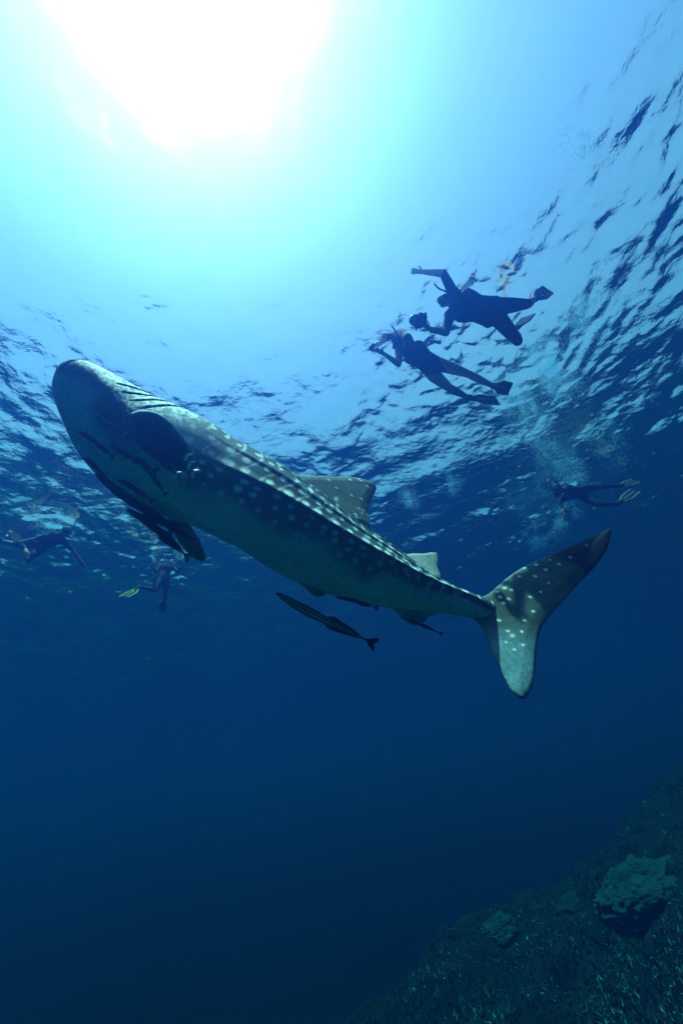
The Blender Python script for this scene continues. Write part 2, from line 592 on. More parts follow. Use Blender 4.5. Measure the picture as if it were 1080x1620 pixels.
    tail = [(735, 950), (752, 946), (770, 941), (786, 928), (806, 911), (837, 892), (881, 873), (918, 857), (950, 843), (966, 836), (964, 850), (960, 867), (944, 892), (918, 920), (896, 944), (867, 977), (854, 998), (848, 1030), (845, 1070), (839, 1092), (828, 1106), (817, 1101), (807, 1091), (789, 1055), (774, 1025), (766, 1003), (756, 985), (738, 972)]
    def tail_col(p, dd):
        c_ = spots_colour([.06, .082, .077], 0, .014, 8, pale_edge=.15)(p, dd)
        # p is in the fin plane: x along the body, y toward/away dorsal
        r = np.random.default_rng(4)
        pts = [(785, 938), (797, 933), (808, 937), (803, 951), (790, 948), (795, 958), (820, 915), (845, 915), (847, 896), (868, 889), (862, 905), (883, 896), (837, 948), (842, 971), (828, 985), (802, 1002), (809, 1009), (824, 1003), (826, 1024), (812, 1031), (788, 985), (799, 1020), (866, 926), (853, 940), (830, 900), (926, 866), (900, 885)]
        ex = (ext - n_c.normalized() * ext.dot(n_c.normalized())).normalized()
        ey = n_c.normalized().cross(ex)
        up = ey if ey.dot(_u) > 0 else -ey
        sgn = 1 if ey.dot(_u) > 0 else -1
        m = np.zeros(len(p))
        for (x, y) in pts:
            q_ = on_plane(x, y, base, n_c.normalized()) - base
            rr = r.uniform(.011, .021)
            m = np.maximum(m, r.uniform(.6, 1) * np.clip((1 - np.hypot(p[:, 0] - q_.dot(ex), p[:, 1] - q_.dot(ey)) / rr) / .4 + .4, 0, 1))
        nz = fbm(p[:, 0] * 5, p[:, 1] * 5, p[:, 0] * 0, 4, 3)
        yy = p[:, 1] * sgn
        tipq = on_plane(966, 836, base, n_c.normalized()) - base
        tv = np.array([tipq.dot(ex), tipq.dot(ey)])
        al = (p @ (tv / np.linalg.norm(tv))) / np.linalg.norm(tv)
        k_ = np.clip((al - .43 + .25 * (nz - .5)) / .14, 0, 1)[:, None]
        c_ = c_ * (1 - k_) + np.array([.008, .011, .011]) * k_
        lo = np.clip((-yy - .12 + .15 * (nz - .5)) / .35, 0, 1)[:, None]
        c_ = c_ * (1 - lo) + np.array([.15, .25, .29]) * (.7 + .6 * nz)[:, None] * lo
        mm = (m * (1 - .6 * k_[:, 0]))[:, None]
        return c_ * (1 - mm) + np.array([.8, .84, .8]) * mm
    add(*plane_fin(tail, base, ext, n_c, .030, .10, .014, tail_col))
    # anal fin
    i = at_px(640)
    base = V3(cen[i] - D[i] * a[i] * .9)
    add(*plane_fin([(612, 950), (632, 974), (646, 986), (656, 990), (668, 986), (678, 976), (690, 969), (680, 955), (645, 945)],
                   base, V3(T[i]), V3(Sd[i] - .2 * D[i]), .016, .05, .010, spots_colour([.34, .38, .37], 0, .01, 9)))
    # pelvic fins
    i = at_px(490)
    for k_, sgn in enumerate((1, -1)):
        base = V3(cen[i] - D[i] * a[i] * .86 + Sd[i] * .10 * sgn * a[i])
        o = (0, -7) if sgn > 0 else (5, -3)
        add(*plane_fin([(455 + o[0], 895 + o[1]), (468 + o[0], 920 + o[1]), (484 + o[0], 939 + o[1]), (497 + o[0], 947 + o[1]), (510 + o[0], 943 + o[1]), (520 + o[0], 930 + o[1]), (512 + o[0], 905 + o[1]), (480 + o[0], 885 + o[1])],
                       base, V3(T[i]), V3(Sd[i] * .8 - D[i] * .5 * sgn), .014, .05, .010, spots_colour([.20, .24, .235], 0, .01, 10)))
    def pect_col(p, dd):
        st_ = fbm(p[:, 0] * 3, p[:, 1] * 55, p[:, 0] * 0, 2, 6)
        c_ = np.array([.03, .045, .05])[None] * (.4 + 2.2 * np.clip(st_ - .3, 0, 1))[:, None]
        m = (.9 * np.exp(-dd / .014))[:, None]
        return c_ * (1 - m) + np.array([.6, .75, .75]) * m
    # near pectoral fin: leaves the side low behind the gills, sweeps back and toward the viewer
    i = at_px(205)
    root = V3(cen[i] + Sd[i] * a[i] * ratio[i] * .80 - D[i] * a[i] * .25)
    tip = P(301, 722, (root - CAM).dot(_f) - .32)
    ex = (tip - root).normalized()
    n_p = ex.cross(V3(_f)).cross(ex) + V3(_u) * .55
    n_p = (n_p - ex * n_p.dot(ex))
    add(*plane_fin([(196, 668), (206, 655), (224, 649), (246, 652), (266, 664), (284, 684), (300, 704), (309, 720), (303, 727), (295, 720), (291, 731), (280, 721), (275, 732), (262, 718), (256, 728), (242, 711), (232, 714), (222, 698), (208, 688)],
                   root, ex, n_p, .030, .09, .012, pect_col))
    global PECT
    PECT = ((root - CAM).dot(_f), (tip - CAM).dot(_f))
    # far pectoral fin, hanging below the chin
    i = at_px(232)
    root = V3(cen[i] - Sd[i] * a[i] * ratio[i] * .55 - D[i] * a[i] * .75)
    tip = P(324, 884, (root - CAM).dot(_f) + .15)
    ex = (tip - root).normalized()
    n_p = ex.cross(V3(_f)).cross(ex) + V3(_u) * .4
    n_p = n_p - ex * n_p.dot(ex)
    add(*plane_fin([(225, 770), (262, 815), (272, 838), (288, 864), (305, 882), (320, 888), (326, 880), (320, 864), (308, 842), (292, 818), (268, 785)],
                   root, ex, n_p, .028, .08, .012, spots_colour([.12, .15, .145], 8, .010, 13, pale_edge=.2)))
    Vw, Cw, Fw = np.vstack(Vf), np.vstack(Cf), np.vstack(F)
    me = mesh_np('whale_shark', Vw, Fw, Cw)
    o = link('whale_shark', me, material('shark_hide', rough=.65, spec=.06, attr=True, noise=(28, .22), bump=(60, .004)))
    o.data.transform(Matrix.Translation(-V3(C3[250])))
    o.location = V3(C3[250])
    tag(o, 'spotted whale shark swimming up toward the surface across the middle', 'shark')
    bm = bmesh.new()
    bm.from_mesh(me)
    bmesh.ops.recalc_face_normals(bm, faces=bm.faces)
    bm.to_mesh(me)
    bm.free()
    tree = BVHTree.FromPolygons([Vector(v) for v in Vw.tolist()], [tuple(f) for f in Fw.tolist()])
    # eye
    return tree

shark_tree = build_shark()

# ------------------------------------------------------------------ remoras
MAT_FISH = material('remora_skin', rough=.6, spec=.06, attr=True, noise=(40, .2))
def remora(head, tail, up, bend, girth, label, stripe=True, pale_tip=.0, dark=.035):
    """slender sucker fish as one mesh; head, tail: world points; up: dorsal hint; bend: sideways sag in metres"""
    L = (tail - head).length
    ex = (tail - head).normalized()
    ez = (up - ex * up.dot(ex)).normalized()
    ey = ez.cross(ex)
    n, m = 44, 16
    u = np.linspace(0, 1, n)
    prof = np.interp(u, [0, .02, .08, .2, .38, .6, .78, .88, .93], [.25, .5, .78, .95, 1, .8, .48, .26, .20])[:, None]
    R = girth * prof
    ang = np.linspace(0, 2 * np.pi, m, endpoint=False)[None]
    ub = u * .90
    wv = bend * np.sin(np.pi * u) + .25 * bend * np.sin(2 * np.pi * u)
    flat = np.interp(u, [0, .15, .3], [.72, .85, 1.0])[:, None]        # flattened sucker head
    y = R * np.cos(ang) * .92 + wv[:, None] * 0
    z = R * np.sin(ang) * flat
    X = (ub * L)[:, None] + 0 * ang
    loc = np.stack([X, y, z + wv[:, None]], -1).reshape(-1, 3)
    an = np.broadcast_to(np.sin(ang), (n, m)).ravel()
    base = np.full((n * m, 3), dark) * np.array([.9, 1.0, 1.05])
    if stripe:
        k = np.exp(-((an - .30) / .13) ** 2) + .8 * np.exp(-((an + .42) / .14) ** 2)
        k = k * np.repeat(np.interp(u, [0, .1, .8, .95], [.2, 1, 1, .3]), m)
        base = base * (1 - k[:, None]) + np.array([.55, .62, .62]) * k[:, None]
    Vs, Fs, Cs = [loc], [], [base]
    q = quads(n, m, True)
    Fs.append(np.vstack([q[:, [0, 1, 2]], q[:, [0, 2, 3]]]))
    c0 = n * m
    Vs.append(np.array([[-.004, 0, wv[0]], [ub[-1] * L + .004, 0, wv[-1]]]))
    Cs.append(np.full((2, 3), dark))
    j = np.arange(m)
    Fs.append(np.column_stack([np.full(m, c0), (j + 1) % m, j]))
    Fs.append(np.column_stack([np.full(m, c0 + 1), (n - 1) * m + j, (n - 1) * m + (j + 1) % m]))
    c0 += 2
    g = girth
    def wz(x): return np.interp(x / L, ub, wv)
    def addfin(o, horizontal=False, col=dark):
        nonlocal c0
        def fc(p, dd):
            t = np.clip((p[:, 0] / L - .93) / .03, 0, 1)[:, None] * pale_tip
            return np.full((len(p), 3), col) * (1 - t) + np.array([.75, .8, .78]) * t
        V, F, C = fin_mesh(o, .0035, .01, max(L * .018, .007), fc)
        if horizontal: W = np.column_stack([V[:, 0], V[:, 1], V[:, 2] + wz(V[:, 0])])
        else: W = np.column_stack([V[:, 0], V[:, 2], V[:, 1] + wz(V[:, 0])])
        Vs.append(W); Fs.append(F + c0); Cs.append(C); c0 += len(W)
    addfin([(.86 * L, 0), (.90 * L, .22 * g), (.95 * L, .9 * g), (1.0 * L, 1.45 * g), (1.005 * L, .8 * g), (.985 * L, 0), (1.005 * L, -.8 * g), (1.0 * L, -1.45 * g), (.95 * L, -.9 * g), (.90 * L, -.22 * g)])
    addfin([(.50 * L, .6 * g), (.55 * L, 1.35 * g), (.62 * L, 1.25 * g), (.72 * L, .9 * g), (.82 * L, .5 * g), (.82 * L, .1 * g), (.62 * L, .3 * g)])
    addfin([(.50 * L, -.6 * g), (.55 * L, -1.35 * g), (.62 * L, -1.25 * g), (.72 * L, -.9 * g), (.82 * L, -.5 * g), (.82 * L, -.1 * g), (.62 * L, -.3 * g)])
    for sg in (1, -1):
        addfin([(.17 * L, .5 * g * sg), (.20 * L, 1.1 * g * sg), (.26 * L, 2.0 * g * sg), (.30 * L, 2.1 * g * sg), (.29 * L, 1.3 * g * sg), (.25 * L, .5 * g * sg)], True)
    V = np.vstack(Vs)
    W = V[:, :1] * np.array(ex) + V[:, 1:2] * np.array(ey) + V[:, 2:3] * np.array(ez)
    me = mesh_np('remora', W, np.vstack(Fs), np.vstack(Cs))
    o = link('remora', me, MAT_FISH)
    o.location = head
    tag(o, label, 'fish', 'remoras travelling with the whale shark')
    return o

def on_shark(px, py, gap):
    d = ray(px, py).normalized()
    hit, nrm, _, dist = shark_tree.ray_cast(CAM, d)
    if hit is None:
        return None
    if nrm.dot(d) > 0: nrm = -nrm
    return hit + nrm * gap

def build_remoras():
    def pt(x, y, gap, fall):
        q = on_shark(x, y, gap)
        return q if q is not None else P(x, y, fall)
    V = Vector
    remora(P(437, 938, 4.28 * KD), P(594, 1020, 4.34 * KD), _u + _f * .2, -.012, .040, 'large striped remora swimming free below the shark belly', True, 0, .03)
    remora(P(531, 945, 4.40 * KD), P(598, 962, 4.42 * KD), _u, .012, .020, 'small dark remora tucked under the belly behind the pelvic fins', False)
    remora(P(632, 976, 4.40 * KD), P(700, 1003, 4.42 * KD), _u, .006, .013, 'thin dark remora trailing beneath the anal fin', False)
    spec = [  # head px, tail px, bend, girth, label, pale tail, gap
        ((212, 668), (300, 724), .012, .026, 'remora with pale tail clinging under the pectoral fin, uppermost there', .9, .05),
        ((208, 680), (304, 737), -.014, .029, 'remora with pale tail clinging under the pectoral fin, second from its top', .9, .06),
        ((214, 694), (310, 750), .012, .027, 'remora with pale tail clinging under the pectoral fin, third from its top', .8, .05),
        ((226, 708), (282, 752), .010, .024, 'short remora with pale tail at the lower edge of the pectoral fin', .9, .05),
        ((152, 651), (203, 688), -.008, .012, 'slim pale striped remora on the side of the throat', .6, .03),
        ((130, 683), (186, 721), .010, .018, 'dark remora on the throat close behind the mouth', 0, .03),
        ((178, 702), (252, 744), -.010, .022, 'dark remora lying along the middle of the throat', 0, .03),
        ((222, 726), (266, 780), .012, .019, 'dark remora angled steeply down the chest behind the pectoral fin', 0, .03),
        ((138, 722), (216, 790), .014, .028, 'dark remora on the lower edge of the chin, frontmost of the cluster', 0, .03),
        ((158, 746), (252, 812), -.014, .033, 'dark remora in the chin cluster, lying along the belly edge', 0, .035),
        ((176, 776), (276, 842), .016, .034, 'dark remora in the chin cluster, hanging just clear of the belly', .3, .03),
        ((202, 806), (302, 884), .018, .034, 'dark remora at the bottom of the chin cluster', .5, .03),
        ((230, 792), (312, 858), -.014, .030, 'dark remora over the root of the far pectoral fin', .2, .05),
        ((190, 756), (246, 788), .012, .022, 'short dark remora on the belly above the chin cluster', 0, .03),
    ]
    for (h, t, b, g, lab, pale, gap) in spec:
        a, c = pt(*h, gap, 4.12 * KD), pt(*t, gap, 4.12 * KD)
        if 'pectoral fin,' in lab or 'edge of the pectoral' in lab:      # these hang under the near fin
            dz = lambda x: PECT[0] + (PECT[1] - PECT[0]) * min(max((x - 205) / 96, 0), 1.05) - .075
            a, c = P(*h, dz(h[0])), P(*t, dz(t[0]))
        if abs((a - CAM).dot(_f) - (c - CAM).dot(_f)) > .35:
            c = P(*t, (a - CAM).dot(_f) + .1)
        remora(a, c, _u * .9 + _f * .45, b, g, lab, lab.startswith('slim'), pale, .03)

build_remoras()

# ------------------------------------------------------------------ people
MAT_BODY = material('skin_and_suit', rough=.75, spec=.04, attr=True, noise=(14, .12))
MAT_RUBBER = material('black_rubber', (.02, .022, .025), .85, .03, noise=(20, .2))
MAT_YELLOW = material('yellow_green_rubber', (.42, .48, .05), .85, .03, noise=(20, .15))
MAT_PALE = material('pale_rubber', (.28, .33, .27), .85, .03, noise=(20, .15))
MAT_GLASS = material('mask_glass', (.10, .14, .16), .08, .6, noise=(5, .1))
MAT_CLEAR = material('dome_acrylic', (.12, .16, .18), .05, .7, noise=(5, .1))

def rcone(a, b, ra, rb, n=14, caps=4):
    """closed tapered capsule"""
    a, b = Vector(a), Vector(b)
    ax = (b - a)
    L = max(ax.length, 1e-5)
    ax = ax / L
    s = ax.orthogonal().normalized()
    t = ax.cross(s)
    rows = []
    for k in range(caps + 1):
        th = math.pi / 2 * (1 - k / caps)
        rows.append((-ra * math.sin(th), ra * math.cos(th) + 1e-4))
    for k in range(caps + 1):
        th = math.pi / 2 * k / caps
        rows.append((L + rb * math.sin(th), rb * math.cos(th) + 1e-4))
    ang = np.linspace(0, 2 * np.pi, n, endpoint=False)
    V = np.array([np.array(a + ax * h)[None] + r * (np.cos(ang)[:, None] * np.array(s) + np.sin(ang)[:, None] * np.array(t)) for h, r in rows]).reshape(-1, 3)
    return close_loft(V, len(rows), n)

def close_loft(V, rows, n):
    q = quads(rows, n, True)
    F = np.vstack([q[:, [0, 1, 2]], q[:, [0, 2, 3]]])
    c = len(V)
    V = np.vstack([V, V[:n].mean(0), V[-n:].mean(0)])
    j = np.arange(n)
    F = np.vstack([F, np.column_stack([np.full(n, c), (j + 1) % n, j]), np.column_stack([np.full(n, c + 1), (rows - 1) * n + j, (rows - 1) * n + (j + 1) % n])])
    return V, F

def ellip_loft(sts, n=20):
    """sts: list of (centre, axis1*r1, axis2*r2)"""
    ang = np.linspace(0, 2 * np.pi, n, endpoint=False)
    V = np.vstack([np.array(c)[None] + np.cos(ang)[:, None] * np.array(a) + np.sin(ang)[:, None] * np.array(b) for c, a, b in sts])
    return close_loft(V, len(sts), n)

def ellipsoid(c, ax, ay, az, n=14, m=9):
    sts = []
    for k in range(m):
        th = -math.pi / 2 + math.pi * (k + .5) / m if 0 < k < m - 1 else (-1.45 if k == 0 else 1.45)
        sts.append((Vector(c) + az * math.sin(th), ax * math.cos(th), ay * math.cos(th)))
    return ellip_loft(sts, n)

def reach(parent, px, py, L, sgn):
    d = ray(px, py)
    o = CAM - parent
    A, B, C = d.dot(d), 2 * o.dot(d), o.dot(o) - L * L
    disc = B * B - 4 * A * C
    if disc <= 0:
        q = CAM + d * (-B / (2 * A))
        return parent + (q - parent).normalized() * L
    t = (-B + sgn * math.sqrt(disc)) / (2 * A)
    return CAM + d * t

def join(parts):
    Vs, Fs, c = [], [], 0
    for V, F in parts:
        Vs.append(V); Fs.append(F + c); c += len(V)
    return np.vstack(Vs), np.vstack(Fs)

def remeshed(V, F, voxel, smooth=2):
    me = mesh_np('tmp', V, F)
    o = bpy.data.objects.new('tmp', me)
    COL.objects.link(o)
    r = o.modifiers.new('r', 'REMESH')
    r.mode = 'VOXEL'
    r.voxel_size = voxel
    if smooth:
        sm = o.modifiers.new('s', 'SMOOTH')
        sm.factor = .5
        sm.iterations = smooth
    dg = bpy.context.evaluated_depsgraph_get()
    ev = o.evaluated_get(dg)
    m2 = bpy.data.meshes.new_from_object(ev)
    bpy.data.objects.remove(o)
    bpy.data.meshes.remove(me)
    return m2

def swim_fin(root, ankle, toe_dir, nrm, length, width, style):
    """fin = foot pocket + blade + two side rails"""
    ex = toe_dir.normalized()
    nrm = (nrm - ex * nrm.dot(ex)).normalized()
    ey = nrm.cross(ex)
    w = width
    o = [(.10, .045), (.22, .05), (.34, .42 * w + .02), (length * .8, .5 * w), (length * .97, .5 * w), (length, .42 * w), (length * .985, 0), (length, -.42 * w), (length * .97, -.5 * w), (length * .8, -.5 * w), (.34, -.42 * w - .02), (.22, -.05), (.10, -.045), (.08, 0)]
    V, F, C = fin_mesh(o, .007, .02, .022, (.5, .5, .5))
    curve = .06 * (V[:, 0] / length) ** 2
    def world(V):
        return np.array(ankle)[None] + V[:, :1] * np.array(ex) + V[:, 1:2] * np.array(ey) + V[:, 2:3] * np.array(nrm)
    V[:, 2] += curve
    fin = part('swim_fin', mesh_np('swim_fin', world(V), F), MAT_RUBBER, root)
    def sub(name, parts, mat):
        Vv, Ff = join(parts)
        c = link(name, mesh_np(name, Vv, Ff), mat, fin)
        c.matrix_parent_inverse = Matrix.Translation(-root.location)
        c.matrix_parent_inverse = Matrix.Translation(-fin.matrix_parent_inverse.to_translation() - root.location) if False else Matrix.Identity(4)
        return c
    pk = []
    for x, a, b in ((-.055, .030, .030), (-.02, .045, .042), (.05, .050, .045), (.13, .050, .036), (.20, .046, .022), (.25, .038, .012)):
        pk.append((ankle + ex * x, ey * a, nrm * b))
    sub('foot_pocket', [ellip_loft(pk, 14)], MAT_RUBBER)
    mat = {'yellow': MAT_YELLOW, 'pale': MAT_PALE, 'dark': MAT_RUBBER}[style]
    for sg in (1, -1):
        pts = [(.16, .05 * sg), (.34, (.42 * w + .02) * sg), (length * .8, .5 * w * sg), (length * .97, .495 * w * sg)]
        pp = []
        for (x1, y1), (x2, y2) in zip(pts[:-1], pts[1:]):
            a3 = ankle + ex * x1 + ey * y1 + nrm * (.06 * (x1 / length) ** 2)
            b3 = ankle + ex * x2 + ey * y2 + nrm * (.06 * (x2 / length) ** 2)
            pp.append(rcone(a3, b3, .013, .011, 8, 2))
        sub('fin_rail', pp, mat)
    if style != 'dark':
        a3, b3 = ankle + ex * .25 + nrm * .01, ankle + ex * length * .9 + nrm * .055
        sub('fin_rib', [rcone(a3, b3, .012, .006, 8, 2)], mat)
    return fin

def person(label, J, cols, fins, gear=True, group=None, hair=None, scale=1.0, bulk=1.0, face=None, hand_pose=None, snorkel=True):
    """J: pelvis (x,y,z), then pixel + sign for every other joint. cols: colour by region."""
    s = scale
    pel = SZ(*J['pelvis'])
    neck = reach(pel, *J['neck'][:2], .52 * s, J['neck'][2])
    head = reach(neck, *J['head'][:2], .17 * s, J['head'][2])
    pts = {'pelvis': pel, 'neck': neck, 'head': head}
    for sd in ('a', 'b'):
        pts['sh' + sd] = reach(neck - (neck - pel).normalized() * .06 * s, *J['sh' + sd][:2], .185 * s, J['sh' + sd][2])
        pts['el' + sd] = reach(pts['sh' + sd], *J['el' + sd][:2], .29 * s, J['el' + sd][2])
        pts['wr' + sd] = reach(pts['el' + sd], *J['wr' + sd][:2], .25 * s, J['wr' + sd][2])
        pts['hp' + sd] = reach(pel, *J['hp' + sd][:2], .10 * s, J['hp' + sd][2])
        pts['kn' + sd] = reach(pts['hp' + sd], *J['kn' + sd][:2], .43 * s, J['kn' + sd][2])
        pts['an' + sd] = reach(pts['kn' + sd], *J['an' + sd][:2], .42 * s, J['an' + sd][2])
    sh_ax = (pts['sha'] - pts['shb']).normalized()
    hp_ax = (pts['hpa'] - pts['hpb']).normalized()
    sp = (neck - pel)
    L = sp.length
    sp = sp / L
    pieces, reg, segs = [], [], []
    def cap(a, b, ra, rb, r):
        k = s * (bulk if r not in ('hand', 'head') else 1)
        pieces.append(rcone(a, b, ra * k, rb * k)); segs.append((a, b, ra * k, rb * k, r))
    # torso
    sts = []
    for u, wa, wb in ((-.20, .075, .06), (-.12, .135, .095), (0, .168, .112), (.2, .150, .105), (.42, .138, .098), (.66, .168, .118), (.82, .178, .112), (.93, .150, .085), (1.0, .075, .062), (1.06, .055, .055)):
        k = min(max(u, 0), 1)
        ax = (hp_ax * (1 - k) + sh_ax * k)
        ax = (ax - sp * ax.dot(sp)).normalized()
        ay = sp.cross(ax)
        wa, wb = wa * bulk, wb * bulk
        sts.append((pel + sp * L * u, ax * wa * s, ay * wb * s))
        segs.append((pel + sp * L * u, pel + sp * L * u + ax * .001, wb * s * 1.2, wb * s * 1.2, 'torso'))
        if .6 < u < .9:
            for q in (-.09, .09): segs.append((pel + sp * L * u + ax * q * s, pel + sp * L * u + ax * q * s * 1.01, .09 * s, .09 * s, 'torso'))
        if -.1 < u < .3:
            for q in (-.08, .08): segs.append((pel + sp * L * u + ax * q * s, pel + sp * L * u + ax * q * s * 1.01, .09 * s, .09 * s, 'torso'))
    pieces.append(ellip_loft(sts))
    cap(neck - sp * .02, head - (head - neck) * .2, .058, .052, 'head')
    for sd in ('a', 'b'):
        S_, E_, W_ = pts['sh' + sd], pts['el' + sd], pts['wr' + sd]
        cap(neck - sp * .07 * s, S_, .075, .066, 'torso')
        cap(S_, E_, .060, .043, 'upper_arm')
        cap(E_, W_, .043, .028, 'forearm')
        H_, K_, A_ = pts['hp' + sd], pts['kn' + sd], pts['an' + sd]
        cap(H_, H_ + (K_ - H_) * .5, .094, .078, 'thigh')
        cap(H_ + (K_ - H_) * .5, K_, .078, .054, 'thigh')
        cap(K_, K_ + (A_ - K_) * .35, .053, .056, 'shin')
        cap(K_ + (A_ - K_) * .35, A_, .056, .034, 'shin')
        # hand
        hp_ = (hand_pose or {}).get(sd)
        hd = (W_ - E_).normalized()
        if hp_ is not None: hd = (hd * .3 + (P(*hp_, (W_ - CAM).dot(_f)) - W_).normalized()).normalized()
        side = hd.cross(_f).normalized()
        nn = side.cross(hd)
        cap(W_, W_ + hd * .03 * s, .028, .032, 'hand')
        palm = W_ + hd * .075 * s
        pieces.append(ellipsoid(palm, side * .042 * s, nn * .016 * s, hd * .058 * s))
        segs.append((W_, palm + hd * .04 * s, .03 * s, .04 * s, 'hand'))
        curl = .9 if hp_ is not None else .25
        for fi, (off, ln) in enumerate(((-.030, .070), (-.010, .082), (.011, .078), (.031, .060))):
            a0 = palm + hd * .042 * s + side * off * s
            d1 = (hd + side * off * (6 if hp_ is None else 1.5)).normalized()
            a1 = a0 + d1 * ln * .5 * s
            d2 = (d1 * math.cos(curl) + nn * math.sin(curl)).normalized()
            a2 = a1 + d2 * ln * .5 * s
            cap(a0, a1, .0105, .0100, 'hand')
            cap(a1, a2, .0100, .0085, 'hand')
        t0 = palm - hd * .02 * s - side * .036 * s
        t1 = t0 + (hd * .6 - side * .8).normalized() * .038 * s
        cap(t0, t1, .0125, .011, 'hand')
        cap(t1, t1 + (hd * .9 - side * .25 + nn * .4).normalized() * .034 * s, .011, .009, 'hand')
        cap(A_, A_ + (A_ - K_).normalized() * .05 * s, .036, .040, 'shin')
    # head with face
    hu = (head - neck).normalized()
    fc = (face if face is not None else -_f)
    fc = (fc - hu * fc.dot(hu)).normalized()
    hs = hu.cross(fc)
    pieces.append(ellipsoid(head, hs * .076 * s, fc * .094 * s, hu * .112 * s))
    pieces.append(ellipsoid(head - hu * .055 * s + fc * .028 * s, hs * .056 * s, fc * .062 * s, hu * .060 * s))
    segs.append((head - hu * .06 * s, head + hu * .05 * s, .09 * s, .09 * s, 'head'))
    cap(head + fc * .085 * s + hu * .012 * s, head + fc * .108 * s - hu * .022 * s, .012, .016, 'head')
    for q in (-1, 1):
        pieces.append(ellipsoid(head + hs * .078 * s * q - hu * .005 * s, hs * .012 * s, fc * .022 * s, hu * .032 * s))
    pieces.append(ellipsoid(head + fc * .082 * s - hu * .062 * s, hs * .026 * s, fc * .014 * s, hu * .010 * s))
    V, F = join(pieces)
    me = remeshed(V, F, .0105 * s, 2)
    n = len(me.vertices)
    co = np.empty(n * 3)
    me.vertices.foreach_get('co', co)
    co = co.reshape(-1, 3)
    best = np.full(n, 1e9)
    C = np.zeros((n, 3))
    for a, b, ra, rb, r in segs:
        a, b = np.array(a), np.array(b)
        e = b - a
        t = np.clip(((co - a) @ e) / max(e @ e, 1e-9), 0, 1)
        d = np.linalg.norm(co - (a + t[:, None] * e), axis=1) - (ra + (rb - ra) * t)
        c = cols.get(r, cols['skin'])
        k = d < best
        best[k] = d[k]
        C[k] = c
    if hair is not None and hair[0] == 'short':
        rel = co - np.array(head)
        k = (np.linalg.norm(rel, axis=1) < .15 * s) & ((rel @ np.array(fc)) < .045 * s) & ((rel @ np.array(hu)) > -.035 * s)
        C[k] = hair[1]
    at = me.color_attributes.new('Col', 'FLOAT_COLOR', 'POINT')
    cc = np.ones((n, 4)); cc[:, :3] = C
    at.data.foreach_set('color', cc.ravel().astype(np.float32))
    me.polygons.foreach_set('use_smooth', np.ones(len(me.polygons), bool))
    root = empty('person', pel)
    tag(root, label, 'person', group)
    me.name = 'body'
    part('body', me, MAT_BODY, root)
    # mask and snorkel
    if gear:
        mk = [(head + fc * (.083 + dz) * s + hu * .022 * s, hs * w_ * s, hu * h_ * s) for dz, w_, h_ in ((-.02, .078, .044), (.012, .074, .042), (.024, .066, .036))]
        msk = part('diving_mask', mesh_np('diving_mask', *ellip_loft(mk, 18)), MAT_RUBBER, root)
        gl_ = ellip_loft([(head + fc * (.108 + dz) * s + hu * .022 * s, hs * w_ * s, hu * w2 * s) for dz, w_, w2 in ((-.004, .060, .031), (.002, .058, .029))], 18)
        g = link('mask_lens', mesh_np('mask_lens', *gl_), MAT_GLASS, msk)
        st = []
        for k in range(25):
            th = 2 * math.pi * k / 24
            st.append((head + hu * .022 * s + hs * math.cos(th) * .083 * s + fc * math.sin(th) * .100 * s))
        sv = [rcone(a, b, .008 * s, .008 * s, 6, 1) for a, b in zip(st[:-1], st[1:])]
        link('mask_strap', mesh_np('mask_strap', *join(sv)), MAT_RUBBER, msk)
    if snorkel and gear:
        m0 = head + fc * .10 * s - hu * .062 * s
        p1 = m0 + fc * .02 * s + hs * .05 * s
        p2 = head + hs * .105 * s + fc * .05 * s
        p3 = head + hs * .11 * s + hu * .11 * s - fc * .03 * s + Vector((0, 0, .05))
        p4 = p3 + Vector((0, 0, .10)) + hu * .03
        pl = catmull([m0[:], p1[:], p2[:], p3[:], p4[:]], 16)
        part('snorkel', mesh_np('snorkel', *join([rcone(a, b, .012 * s, .012 * s, 8, 2) for a, b in zip(pl[:-1], pl[1:])])), MAT_RUBBER, root)
    if hair is not None and hair[0] == 'long':
        r = np.random.default_rng(5)
        strands = []
        for k in range(60):
            a0 = head + hs * r.uniform(-.07, .07) + hu * r.uniform(.02, .10) - fc * r.uniform(.02, .09)
            tgt = reach(head, *hair[2], .34, 1) + Vector(r.normal(0, .028, 3))
            mid_ = (a0 + tgt) / 2 + Vector(r.normal(0, .03, 3))
            pl = catmull([a0[:], mid_[:], (a0 + (tgt - a0) * r.uniform(.6, 1.1))[:]], 7)
            for q, (x, y) in enumerate(zip(pl[:-1], pl[1:])):
                strands.append(rcone(x, y, .0045 * (1 - q / 7), .004 * (1 - q / 7), 5, 1))
        for q in (0,):
            strands.append(ellipsoid(head - fc * .012 + hu * .012, hs * .084, fc * .094, hu * .114))
        part('hair', mesh_np('hair', *join(strands)), hair[1], root)
    for sd, (tx, ty, sg, style, nvec) in fins.items():
        A_ = pts['an' + sd]
        fl = (.74 if style == 'yellow' else .62) * s
        tip = reach(A_, tx, ty, fl, sg)
        swim_fin(root, A_ + (tip - A_).normalized() * .03, tip - A_, nvec, fl, .20 * s, style)
    return root, pts

